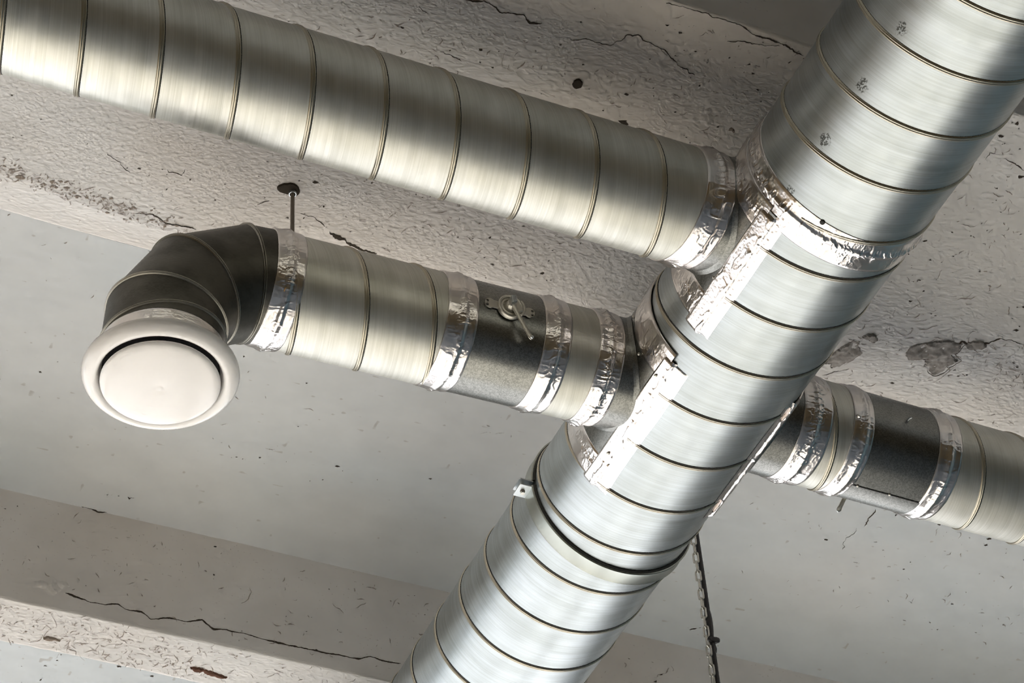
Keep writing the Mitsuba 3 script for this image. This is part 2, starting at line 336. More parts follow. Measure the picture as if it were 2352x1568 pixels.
# cracks: dark open slivers in the plaster, coordinates in the working unit
CRACKS = {
 'C1': (4, [[1.109, 2.228, 3.193], [1.139, 2.224, 3.193], [1.172, 2.23, 3.193], [1.211, 2.22, 3.193], [1.228, 2.228, 3.193], [1.245, 2.226, 3.193]]),
 'C1b': (1.6, [[1.303, 2.239, 3.193], [1.328, 2.232, 3.193], [1.37, 2.227, 3.193], [1.383, 2.213, 3.193], [1.387, 2.197, 3.193], [1.411, 2.195, 3.193], [1.431, 2.204, 3.193], [1.457, 2.207, 3.193], [1.486, 2.223, 3.193], [1.513, 2.228, 3.193], [1.532, 2.232, 3.193]]),
 'C2': (3, [[1.419, 2.114, 3.193], [1.458, 2.112, 3.193], [1.49, 2.112, 3.193], [1.508, 2.115, 3.193], [1.556, 2.113, 3.193], [1.597, 2.12, 3.193], [1.633, 2.118, 3.193]]),
 'C2c': (6, [[1.633, 2.118, 3.193], [1.646, 2.119, 3.193], [1.664, 2.12, 3.193], [1.685, 2.128, 3.193]]),
 'C2b': (1.5, [[1.55, 2.148, 3.193], [1.576, 2.135, 3.193], [1.608, 2.132, 3.193], [1.637, 2.124, 3.193]]),
 'C3': (2, [[0.754, 2.871, 3.193], [0.781, 2.868, 3.193], [0.811, 2.875, 3.195], [0.842, 2.871, 3.193], [0.866, 2.87, 3.193]]),
 'C4': (1.4, [[1.023, 2.767, 3.193], [1.037, 2.77, 3.193], [1.052, 2.768, 3.193], [1.074, 2.782, 3.193]]),
 'C4b': (6, [[1.087, 2.791, 3.193], [1.105, 2.798, 3.193], [1.128, 2.804, 3.193], [1.16, 2.812, 3.193], [1.185, 2.81, 3.193]]),
 'C5': (3, [[0.957, 3.983, 3.235], [1.004, 3.985, 3.226], [1.042, 3.985, 3.226], [1.069, 3.983, 3.235], [1.089, 3.985, 3.227], [1.122, 3.984, 3.23], [1.142, 3.986, 3.217], [1.184, 3.984, 3.231], [1.222, 3.984, 3.232], [1.255, 3.982, 3.246], [1.281, 3.984, 3.228], [1.309, 3.983, 3.235], [1.348, 3.983, 3.236], [1.388, 3.984, 3.232], [1.427, 3.984, 3.229], [1.477, 3.984, 3.232], [1.527, 3.984, 3.228], [1.567, 3.984, 3.232], [1.612, 3.984, 3.229], [1.637, 3.982, 3.242], [1.678, 3.983, 3.238], [1.708, 3.982, 3.241]]),
 'C6': (3, [[0.96, 3.949, 3.446], [0.979, 3.949, 3.446], [1.023, 3.949, 3.446]]),
 'C7': (4, [[2.233, 2.701, 3.193], [2.267, 2.701, 3.193], [2.292, 2.671, 3.193], [2.308, 2.649, 3.193], [2.308, 2.632, 3.193], [2.326, 2.638, 3.193], [2.363, 2.619, 3.193], [2.368, 2.604, 3.193], [2.373, 2.597, 3.193]]),
 'C7b': (2, [[2.373, 2.597, 3.193], [2.424, 2.596, 3.193]]),
 'C8': (2, [[2.636, 3.48, 3.5], [2.633, 3.449, 3.5], [2.627, 3.416, 3.5]]),
 'C8b': (1.5, [[2.629, 3.567, 3.5], [2.618, 3.527, 3.5], [2.624, 3.504, 3.5], [2.622, 3.49, 3.5]]),
 'C9': (1.6, [[0.773, 2.752, 3.193], [0.779, 2.758, 3.193], [0.788, 2.757, 3.193], [0.802, 2.758, 3.193], [0.806, 2.75, 3.193], [0.801, 2.741, 3.193]]),
 'C10': (1.2, [[0.666, 2.752, 3.193], [0.682, 2.762, 3.193], [0.693, 2.765, 3.193], [0.708, 2.777, 3.193], [0.716, 2.782, 3.193]]),
 'C11': (1.2, [[1.111, 2.342, 3.193], [1.135, 2.343, 3.193], [1.153, 2.348, 3.193]]),
 'C12': (1.2, [[1.007, 3.918, 3.467], [1.044, 3.914, 3.469], [1.07, 3.912, 3.47]]),
 'C13': (2.4, [[2.406, 3.912, 3.47], [2.41, 3.916, 3.468], [2.417, 3.912, 3.47], [2.437, 3.906, 3.473]]),
 'C14': (1.5, [[2.131, 2.204, 3.193], [2.157, 2.211, 3.193], [2.18, 2.215, 3.193]]),
 'C15': (1.3, [[2.101, 2.215, 3.193], [2.101, 2.2, 3.193], [2.11, 2.198, 3.193]]),
 'C16': (1.4, [[2.107, 2.817, 3.193], [2.133, 2.795, 3.193], [2.144, 2.779, 3.193]]),
 'C17': (2.2, [[0.88, 3.231, 3.5], [0.891, 3.233, 3.5], [0.907, 3.234, 3.5], [0.921, 3.236, 3.5]]),
 'C18': (1.2, [[0.945, 2.775, 3.193], [0.951, 2.768, 3.193], [0.962, 2.758, 3.193]]),
 'C19': (1.4, [[1.043, 2.268, 3.193], [1.055, 2.273, 3.193], [1.062, 2.277, 3.193]]),
}
PATCHES = {
 'S1': [[2.089, 2.753, 3.193], [2.096, 2.721, 3.193], [2.109, 2.697, 3.193], [2.124, 2.698, 3.193], [2.129, 2.712, 3.193], [2.144, 2.726, 3.193], [2.143, 2.74, 3.193], [2.137, 2.751, 3.193], [2.129, 2.763, 3.193], [2.125, 2.777, 3.193], [2.112, 2.789, 3.193], [2.102, 2.778, 3.193], [2.09, 2.784, 3.193]],
 'S2': [[2.117, 2.691, 3.193], [2.125, 2.675, 3.193], [2.14, 2.671, 3.193], [2.156, 2.684, 3.193], [2.147, 2.697, 3.193], [2.134, 2.691, 3.193]],
 'S3': [[2.224, 2.703, 3.193], [2.217, 2.679, 3.193], [2.229, 2.665, 3.193], [2.252, 2.65, 3.193], [2.282, 2.635, 3.193], [2.303, 2.637, 3.193], [2.313, 2.634, 3.193], [2.315, 2.652, 3.193], [2.309, 2.671, 3.193], [2.333, 2.681, 3.193], [2.321, 2.702, 3.193], [2.322, 2.722, 3.193], [2.314, 2.738, 3.193], [2.299, 2.737, 3.193], [2.287, 2.721, 3.193], [2.277, 2.719, 3.193], [2.267, 2.7, 3.193], [2.236, 2.714, 3.193]],
 'S3b': [[2.314, 2.635, 3.193], [2.327, 2.62, 3.193], [2.344, 2.615, 3.193], [2.359, 2.623, 3.193], [2.356, 2.634, 3.193], [2.337, 2.644, 3.193], [2.322, 2.643, 3.193]],
 'S4': [[1.6, 2.292, 3.193], [1.619, 2.289, 3.193], [1.644, 2.301, 3.193], [1.664, 2.312, 3.193], [1.66, 2.331, 3.193], [1.641, 2.33, 3.193], [1.621, 2.306, 3.193]],
 'S4b': [[1.577, 2.318, 3.193], [1.58, 2.282, 3.193], [1.604, 2.286, 3.193], [1.633, 2.315, 3.193], [1.629, 2.334, 3.193], [1.61, 2.346, 3.193], [1.59, 2.336, 3.193]],
 'S7': [[1.256, 4.085, 3.193], [1.274, 4.077, 3.193], [1.305, 4.079, 3.193], [1.336, 4.086, 3.193], [1.36, 4.091, 3.193], [1.332, 4.101, 3.193], [1.301, 4.098, 3.193]],
 'S5': [[0.876, 3.984, 3.228], [0.889, 3.98, 3.256], [0.924, 3.977, 3.272], [0.957, 3.978, 3.27], [0.97, 3.981, 3.25], [0.958, 3.985, 3.227], [0.922, 3.987, 3.214], [0.893, 3.987, 3.213]],
 'S8': [[0.936, 4.092, 3.193], [0.951, 4.081, 3.193], [0.985, 4.085, 3.193], [0.983, 4.092, 3.193], [0.951, 4.097, 3.193]],
}
def surf_z(P):
    """Marks on the rough rib follow its worn far edge."""
    P = np.array(P, float)
    e = np.interp(P[..., 0], XG, E1X)
    a, b = 2.87 + e, 2.975 + .125 * e
    t = np.clip((P[..., 1] - a) / (b - a), 0, 1)
    on = (P[..., 1] > 2.2) & (P[..., 1] < b) & (P[..., 2] < 3.3)
    P[..., 2] = np.where(on, ZR + t * (3.226 - ZR), P[..., 2])
    return P
def surf_normal(p):
    y, z = p[1], p[2]
    if abs(z - ZR) < 2e-3 or abs(z - ZS) < 2e-3: return np.array([0, 0, -1.])
    if 3.9 < y < 4.0: return unit([0, -.256, -.041])
    if y < 3.2 and y > 2.86: return unit([0, .3, -1])
    return unit([0, -.25, -1.])
def crack(pts, wpx, seed):
    P = surf_z(pts); wid = wpx * 0.00050
    seg = np.linalg.norm(np.diff(P, axis=0), axis=1); t = np.concatenate([[0], np.cumsum(seg)])
    m = max(6, int(t[-1] / .0028)); tt = np.linspace(0, t[-1], m)
    Q = np.stack([np.interp(tt, t, P[:, k]) for k in range(3)], -1)
    N = np.stack([surf_normal(q) for q in Q]); D = np.gradient(Q, axis=0); D /= np.linalg.norm(D, axis=1)[:, None] + 1e-9
    A = np.cross(N, D); A /= np.linalg.norm(A, axis=1)[:, None]
    r = np.random.default_rng(seed)
    jit = np.cumsum(r.normal(0, .0012, m)); jit = jit - np.linspace(jit[0], jit[-1], m); jit *= min(1, .006 / (np.abs(jit).max() + 1e-9))
    Q = surf_z(Q + A * jit[:, None]); Q = Q + N * lie(Q)[:, None]
    q = np.stack([tt * 55, 0 * tt, 0 * tt + seed], -1)
    ww = wid * (.22 + 2.6 * np.clip(meshkit.fbm(q, 3, seed) - .25, 0, 1) ** 1.3 + .25 * r.uniform(0, 1, m)) * np.clip(np.minimum(np.arange(m), np.arange(m)[::-1]) / 2.5, .08, 1)
    L, Rr = Q + A * ww[:, None], Q - A * ww[:, None] * .7
    return grid(np.stack([L, Rr, Rr - N * .006, L - N * .006], 1))
for i, (k, (w, pts)) in enumerate(CRACKS.items()):
    add('crack', crack(pts, w, 100 + i), 'm_crack', 'ceiling', smooth=False)
# patches where plaster has fallen off
def patch(pts, seed, amp=.006, res=.0026, lift=.0012, soft=False):
    P = np.array(pts, float); N = surf_normal(P.mean(0)); C = P.mean(0)
    ex = np.array([1., 0, 0]); ey = unit(np.cross(N, ex)); ex = np.cross(ey, N)
    uv = np.stack([(P - C) @ ex, (P - C) @ ey], -1)
    poly = sg.Polygon(uv).buffer(0)
    if poly.geom_type != 'Polygon': poly = max(poly.geoms, key=lambda g: g.area)
    r = np.random.default_rng(seed)
    b = poly.exterior; m = max(16, int(b.length / .004))
    ring = [b.interpolate(i / m, normalized=True).coords[0] for i in range(m)]
    ring = np.array(ring) + r.normal(0, .0012, (m, 2))
    poly = sg.Polygon(ring).buffer(0)
    if poly.geom_type != 'Polygon': poly = max(poly.geoms, key=lambda g: g.area)
    x0, y0, x1, y1 = poly.bounds
    gx, gy = np.meshgrid(np.arange(x0, x1, res), np.arange(y0, y1, res))
    pts2 = np.stack([gx.ravel(), gy.ravel()], -1) + r.uniform(-.3, .3, (gx.size, 2)) * res
    import shapely
    inside = shapely.contains_xy(poly.buffer(-res * .6), pts2[:, 0], pts2[:, 1])
    ring = np.array(poly.exterior.coords)[:-1]
    allp = np.vstack([ring, pts2[inside]])
    from scipy.spatial import Delaunay
    tri = Delaunay(allp).simplices
    cen = allp[tri].mean(1)
    tri = tri[shapely.contains_xy(poly, cen[:, 0], cen[:, 1])]
    q = np.stack([allp[:, 0] * 75, allp[:, 1] * 75, 0 * allp[:, 0] + seed], -1)
    h = lift + amp * (meshkit.fbm(q, 3, seed) - .35)
    dist = shapely.distance(poly.exterior, shapely.points(allp))
    if soft: h = h * np.clip(dist / .022, 0, 1) - .0015
    h[:len(ring)] = -.002
    V = surf_z(C + allp[:, :1] * ex + allp[:, 1:] * ey); V = V + N * (h + lie(V, 0))[:, None]
    edge = C + np.array(list(ring) + [ring[0]])[:, :1] * ex + np.array(list(ring) + [ring[0]])[:, 1:] * ey
    return (V, tri), edge
for i, (k, pts) in enumerate(PATCHES.items()):
    mat = {'S7': 'm_brick', 'S4': 'm_flake', 'S8': 'm_flake'}.get(k, 'm_spall')
    if k in ('S5', 'S4b'): mat = 'm_plaster'
    m, edge = patch(pts, 40 + i, amp=.016 if k in ('S5', 'S4b') else .010, soft=k in ('S5', 'S4b', 'S4'))
    key = add('spall', m, mat, 'ceiling', smooth=25, label={'S3': 'large flaked plaster patch', 'S7': 'dark hole showing brick'}.get(k, 'patch of fallen plaster'))
    if k in ('S1', 'S3', 'S2'):
        low = edge[np.argsort(np.arange(len(edge)))]
        n = len(low); a = int(n * (.42 if k == 'S1' else .30)); b = int(n * .98)
        add('crack', crack(low[a:b:2], .9, 300 + i), 'm_crack', 'ceiling', smooth=False)
# pits and specks of dirt: far too many to count
def marks(n, xr, yr, z, size, seed, dens, shape):
    """Small marks scattered on a surface: shape(r, size) gives a flat outline strip (points (k, 2), faces)."""
    r = np.random.default_rng(seed); parts = []
    while len(parts) < n:
        x, y = r.uniform(*xr), r.uniform(*yr)
        if dens is not None and r.uniform() > dens(x, y): continue
        c = np.array([x, y, z(x, y) if callable(z) else z])
        N = surf_normal(c); ey = unit(np.cross(N, [1., 0, 0]))
        q, f = shape(r, size)
        v = surf_z(c + q[:, :1] * np.array([1., 0, 0]) + q[:, 1:] * ey)
        v = v + N * (lie(v, .0011))[:, None]
        parts.append((v, f))
    return join(parts)
def fleck(r, s):
    s = s * r.gamma(1.4, .6); k = 7
    a = np.sort(r.uniform(0, 2 * math.pi, k)); rad = s * r.uniform(.5, 1.2, k); lx = 1 + r.uniform(0, .9)
    p = np.stack([np.cos(a) * rad * lx, np.sin(a) * rad + .25 * np.cos(a) * rad], -1)
    return np.vstack([[[0, 0]], p]), [[0, 1 + j, 1 + (j + 1) % k] for j in range(k)]
def stroke(r, s):
    k = r.integers(4, 8); L = s * r.gamma(2.2, .5); a0 = r.normal(.1, .75)
    ang = a0 + np.cumsum(r.normal(0, .45, k)); p = np.cumsum(np.stack([np.cos(ang), np.sin(ang)], -1) * L / k, 0)
    nrm = np.stack([-np.sin(ang), np.cos(ang)], -1)
    w = r.uniform(.00022, .00062) * np.clip(np.minimum(np.arange(k), np.arange(k)[::-1]) * .7 + .15, .1, 1.2) * r.uniform(.6, 1.4, k)
    v = np.concatenate([p + nrm * w[:, None], p - nrm * w[:, None]])
    return v, [[j, j + 1, k + j + 1] for j in range(k - 1)] + [[j, k + j + 1, k + j] for j in range(k - 1)]
def specks(n, xr, yr, z, size, seed, dens=None, along=1.8, nz=None): return marks(n, xr, yr, z, size, seed, dens, fleck)
def scratches(n, xr, yr, z, size, seed, dens=None): return marks(n, xr, yr, z, size, seed, dens, stroke)
nd = lambda f, s: (lambda x, y: max(0.0, 4.2 * (float(meshkit.fbm(np.array([[x * f, y * f * 2, s]]), 3, s)[0]) - .42)))
clear = lambda x, y: True
add('pit', specks(900, (.40, 2.6), (2.12, 2.80), ZR, .0011, 1, nd(3.0, 2)), 'm_crack', 'ceiling', smooth=False, kind='stuff', label='pits in the rough rib')
add('pit', specks(240, (.6, 3.3), (3.12, 3.80), ZS, .0014, 2, nd(2.0, 4), 1.5), 'm_crack', 'ceiling', smooth=False, kind='stuff', label='specks on the smooth slab')
add('pit', specks(70, (.8, 2.4), (3.953, 3.987), lambda x, y: 3.449 - (y - 3.949) * (.256 / .041), 0.0011, 3, None, 1.4, unit([0, -.256, -.041])), 'm_crack', 'ceiling', smooth=False, kind='stuff', label='specks on the shaded rib side')
fl = lambda x, y: math.exp(-((x - 1.0) / .13) ** 2) + .8 * math.exp(-((x - 1.22) / .09) ** 2) + .10
stuff = dict(smooth=False, kind='stuff')
add('pit', specks(150, (.8, 1.8), (4.0, 4.125), ZR, .0012, 4, fl), 'm_flake', 'ceiling', label='flake marks on the bright rib underside', **stuff)
add('scratch', scratches(420, (.8, 1.9), (4.0, 4.125), ZR, .016, 14, fl), 'm_flake', 'ceiling', label='curled flake edges on the bright rib underside', **stuff)
gr = lambda x, y: max(0, 1 - abs(y - (2.858 + .06 * (x - .55))) / .030) * (1.0 if x < .8 else .5 * math.exp(-((x - .82) / .06) ** 2))
add('pit', specks(480, (.40, .95), (2.80, 2.93), ZR, .0012, 5, gr), 'm_flake', 'ceiling', label='grime along the edge of the rough rib', **stuff)
add('scratch', scratches(260, (.40, .95), (2.80, 2.94), ZR, .011, 15, gr), 'm_flake', 'ceiling', label='dirty scratches along the edge of the rough rib', **stuff)
add('scratch', scratches(850, (.45, 2.6), (2.13, 2.84), ZR, .013, 16, nd(2.6, 8)), 'm_flake', 'ceiling', label='fine scratches in the rough plaster', **stuff)
add('scratch', scratches(230, (.6, 3.3), (3.15, 3.82), ZS, .011, 17, nd(2.0, 9)), 'm_flake', 'ceiling', label='fine scratches on the smooth slab', **stuff)
add('scratch', scratches(150, (.8, 2.4), (3.953, 3.987), lambda x, y: 3.449 - (y - 3.949) * (.256 / .041), .013, 18), 'm_flake', 'ceiling', label='fine scratches on the shaded rib side', **stuff)
rr_ = lambda x, y: math.exp(-((x - 2.25) / .20) ** 2 - ((y - 2.66) / .06) ** 2) + .15
add('scratch', scratches(260, (1.95, 2.7), (2.45, 2.85), ZR, .016, 19, rr_), 'm_flake', 'ceiling', label='scratches round the fallen plaster', **stuff)
add('pit', specks(60, (.75, 1.5), (4.45, 4.7), ZS, .0022, 6, None, 1.3), 'm_crack', 'ceiling', smooth=False, kind='stuff', label='specks beyond the narrow rib')
# the open bolt hole and the anchor hole of the hanger
def hole(c, r, seed, sx=1.0):
    a = np.linspace(0, 2 * math.pi, 22, endpoint=False)
    rad = r * (1 + .35 * (meshkit.noise(np.stack([np.cos(a) * 2, np.sin(a) * 2, 0 * a + seed], -1), seed) - .5))
    ringp = np.stack([np.cos(a) * rad * sx, np.sin(a) * rad, 0 * a], -1)
    c = np.asarray(c) - np.array([0, 0, lie(np.array([c]), 0)[0]])
    lay = [ringp * k + np.array([0, 0, d]) for k, d in ((1.10, .0005), (1.0, -.0036), (.8, -.0038), (.3, -.0038), (0, -.0038))]
    return grid(np.stack(lay) + np.asarray(c), wrap=True)
add('anchor_hole', hole((1.3539, 2.3189, ZR), .0085, 3), 'm_crack', 'ceiling', smooth=False, label='dark round bolt hole in the rough rib')
add('anchor_hole', hole((.984, 2.719, ZR), .0125, 5, 1.5), 'm_crack', 'ceiling', smooth=False, label='broken out hole around the hanger')

# ------------------------------------------------------------------ ducts
MX, MZ = 1.7351, 2.9426
RM, RB = .1575, .0988
AM = Axis((MX, 0, MZ), (0, 1, 0))
AU = Axis((MX, 2.3238, MZ + .018), (1, -.004, -.0003))
AD = Axis((MX, 2.7065, MZ), (1, -.0198, .0098))
AR = Axis((MX, 2.724, MZ), (1, .0119, 0))

md = thing('main_duct', 'thick galvanized spiral duct crossing over the two branch ducts', 'duct')
m, uv = pipe(AM, -2.9, 2.18, RM, n=160, lead=.1176, seed=2); add('shell', m, 'm_galv_main', md, uv=uv, label='upper duct length with dark smears')
m, uv = pipe(AM, 2.18, 6.19, RM, n=160, lead=.1225, seed=3); add('shell', m, 'm_galv_main', md, uv=uv, label='lower duct length')
add('spiral_seam', helix(AM, 1.8034, .1176, RM, -2.85, 2.168, RIDGE * 1.15), 'm_seam', md, smooth=50)
add('spiral_seam', helix(AM, 2.2445, .1225, RM, 2.2, 6.15, RIDGE * .95), 'm_seam', md, smooth=50)
add('seam_lip_shade', helix(AM, 1.8034, .1176, RM, -2.85, 2.168, LIP_SHADE * .34, shift=-.0048), 'm_gap_shade', md, smooth=False, label='thin dark strip standing in for the shade of the seam lip')
add('seam_lip_shade', helix(AM, 2.2445, .1225, RM, 2.2, 6.15, LIP_SHADE * np.array([.95, 1.2]), shift=-.0052), 'm_gap_shade', md, smooth=False, label='black strip standing in for the lip shade of the lower seam')
add('foil_tape', tape(AM, 2.148, 2.214, RM, 21, bead=.0034, mid=.42, amp=.0024, skew=.004), 'm_foil', md, smooth=True, label='crinkled foil tape round the duct joint')
c = AM.at(2.151, -.434, RM + .001); n = AM.normal(-.434)
add('hole', lathe(c, n, [(0, .0016), (.0028, .0016), (.0042, .001), (.0046, -.001)], 18), 'm_gap_shade', md, smooth=False, label='black hole at the tape edge')

def branch(label, ax, s0, s1, sref, lead, group, tapes, seed):
    t = thing('branch_duct', label, 'duct', group)
    m, uv = pipe(ax, s0, s1, RB, lead=lead, seed=seed); add('shell', m, 'm_galv', t, uv=uv)
    add('spiral_seam', helix(ax, sref, lead, RB, s0 + .004, s1 - .004, RIDGE), 'm_seam', t, smooth=50)
    add('seam_lip_shade', helix(ax, sref, lead, RB, s0 + .004, s1 - .004, LIP_SHADE * np.array([.5, .8]), shift=.0048), 'm_gap_shade', t, smooth=False)  # black strip laid in as the shadow beside the ridge
    for i, (a, b, kw) in enumerate(tapes):
        add('foil_tape', tape(ax, a, b, RB + .0006, seed * 10 + i, **kw), 'm_foil', t, smooth=True)
    return t
BG = 'spiral branch ducts'
branch('long spiral branch duct running from the top left corner to the thick duct', AU, -4.4, -.170, -.9855, .1196, None, [(-.224, -.171, dict(amp=.0016, skew=.012, mid=.55))], 31)
branch('spiral branch duct between the dark elbow and the damper with a lever', AD, -.775, -.472, -.6231, .1198, None, [(-.801, -.751, dict(amp=.0018, mid=.5)), (-.500, -.446, dict(amp=.0012, mid=.55))], 32)
branch('short spiral duct piece just right of the thick duct, taped at both ends', AR, .212, .306, .2694, .1198, None, [(.184, .243, dict(amp=.0028, mid=.45)), (.286, .328, dict(amp=.0012, mid=.6))], 33)
branch('spiral branch duct leaving the picture at the right edge', AR, .487, 5.3, .580, .1198, None, [(.465, .513, dict(amp=.0013, mid=.5))], 34)

# plain taped nipple and the two dampers
def damper(label, ax, s0, s1, sq, thq, seed, lever, tapes, zflip=1, lap=None):
    t = thing('volume_damper', label, 'damper')
    m, uv = pipe(ax, s0, s1, RB + .0002, seed=seed, wob=.0002); add('sleeve', m, 'm_spangle', t, uv=uv, label='dark mottled sheet sleeve')
    if lap:
        th0, th1, a, b = lap
        ss, tt = np.meshgrid(np.linspace(a, b, 12), np.linspace(th0, th1, 40), indexing='ij')
        X = np.concatenate([ax.at(ss[:, :1], tt[:, :1], RB - .001 + 0 * ss[:, :1]), ax.at(ss, tt, RB + .0022 + 0 * ss), ax.at(ss[:, -1:], tt[:, -1:], RB - .001 + 0 * ss[:, -1:])], 1)
        add('lap_seam', grid(X), 'm_spangle', t, smooth=40, label='overlapping sheet edge')
        sl = np.linspace(a, b, 8)
        add('lap_gap', rodmesh(ax.at(sl, th1 + .006, RB + .0006), .0011, 6), 'm_gap_shade', t, smooth=False, label='black line of the lap')
        for f in (.12, .55):
            add('rivet', blob(ax.at(a + (b - a) * f, th1 + .006, RB + .0014), .0026, 4), 'm_cast', t)
    n, d, tg = ax.normal(thq), ax.D, ax.tangent(thq)
    c0 = ax.at(sq, thq, RB + .0015)
    fr = lambda x, y, z: c0 + x * d + y * tg + z * n
    q = thing_part(t, 'quadrant')
    base = sg.Point(0, 0).buffer(.0235, 32).union(sg.box(-.034, -.0075, .034, .0075)).union(sg.Point(-.036, 0).buffer(.0095)).union(sg.Point(.036, 0).buffer(.0095))
    for x in (-.041, .041): base = base.difference(sg.Point(x, .0035).buffer(.0026)).difference(sg.Point(x, -.0045).buffer(.0026))
    add('plate', plate(base, fr(0, 0, .0005), d, tg, n, .0032), 'm_cast', q, smooth=30)
    add('dial', lathe(fr(0, 0, .003), n, [(0, .001), (.0125, .001), (.014, .0035), (.017, .0025), (.0185, .0052), (.0212, .0060), (.0228, .0050), (.0235, .0005)], 56), 'm_cast', q, smooth=40)
    add('hub', lathe(fr(-.001, 0, .004), n, [(0, .0125), (.0065, .0125), (.0085, .010), (.0095, .004), (.011, 0)], 40), 'm_cast', q, smooth=40)
    lx, ly = lever; L = math.hypot(lx, ly); e = unit(lx * d + ly * tg); g = np.cross(n, e)
    u = np.linspace(0, 1, 26)
    w = .0062 - .0022 * np.clip(u * 3, 0, 1) + .0012 * np.clip((u - .8) * 6, 0, 1); w[-1] *= .45; w[-2] *= .8; w[0] *= .5
    zz = .0145 - .003 * np.sin(u * math.pi * .7)
    cen = np.stack([c0 + e * L * a + n * b for a, b in zip(u, zz)])
    a8 = np.linspace(0, 2 * math.pi, 14, endpoint=False)
    X = cen[:, None] + w[:, None, None] * np.cos(a8)[None, :, None] * g + (.55 * w)[:, None, None] * np.sin(a8)[None, :, None] * n
    add('lever', grid(X, wrap=True), 'm_cast', q, smooth=60, label='slim cast lever')
    add('lever_stud', blob(c0 + e * L * .95 + n * .0145, .0030, 2), 'm_zinc', q, smooth=60)
    arc = [fr(.030 * math.cos(a) * .62 + .006, .030 * math.sin(a) * .62, .008) for a in np.linspace(-.9, .9, 14)]
    add('locking_arc', rodmesh(arc, .0026, 10), 'm_cast', q, smooth=60)
    add('square_bolt', ribbon_box(fr(.001, .0075, .0165), d + .2 * tg, tg - .2 * d, n, .0045, .0065, .0055, .2), 'm_zinc', q, smooth=False, label='square zinc bolt head')
    add('wing_nut', ribbon_box(fr(.009, -.002, .0125), e, g, n, .012, .0062, .003, .3), 'm_cast', q, smooth=30)
    for i, (a, b, kw) in enumerate(tapes):
        add('foil_tape', tape(ax, a, b, RB + .0006, seed * 10 + 5 + i, **kw), 'm_foil', t, smooth=True)
    return t
def thing_part(parent, name): return f'{parent}__{name}'
# a holder part needs a mesh of its own: the gasket under the dial
def gasket(t, ax, sq, thq):
    add('quadrant', lathe(ax.at(sq, thq, RB), ax.normal(thq), [(0, .0025), (.015, .0025), (.016, 0), (.016, -.004)], 32), 'm_black', t, smooth=30)
gasket('volume_damper', AD, -.3915, 1.44)
dm = damper('dark damper sleeve with a cast lever between two foil tapes, left of the thick duct', AD, -.468, -.300, -.3915, 1.44, 41, (.036, -.064), [(-.323, -.274, dict(amp=.0016, mid=.5))])
gasket('volume_damper_001', AR, .40, -1.57)
dm2 = damper('dark damper sleeve right of the thick duct with its lever hidden below', AR, .312, .480, .40, -1.57, 42, (-.0330, .062), [], lap=(-.60, -.03, .318, .474))
pin = AR.at(.399, 1.496, RB); nn = AR.normal(1.496)
add('shaft_pin', rodmesh([pin - .004 * nn, pin + .008 * nn, pin + .011 * nn + .002 * AR.D], [.0026, .0024, .0016], 10), 'm_zinc', dm2, smooth=50, label='bright shaft pin')
add('screw', blob(AR.at(.293, 1.27, RB + .003), .0042, 4), 'm_foil', 'branch_duct_002', smooth=60)
th_ = np.linspace(.98, .76, 12)
add('rust_streak', rodmesh(AD.at(-.779 + .003 * np.sin(th_ * 30), th_, RB + .0030), .0004 + .0017 * np.sin(np.linspace(.2, math.pi - .1, 12)), 8), 'm_glue', 'branch_duct_001', smooth=60, label='amber streak on the foil')
t = thing('duct_nipple', 'short plain grey duct piece between damper and saddle tapes', 'duct')
m, uv = pipe(AD, -.296, -.198, RB, seed=9); add('shell', m, 'm_galv', t, uv=uv)
add('foil_tape', tape(AD, -.221, -.174, RB + .0006, 57, amp=.0026, mid=.45), 'm_foil', t, smooth=True)

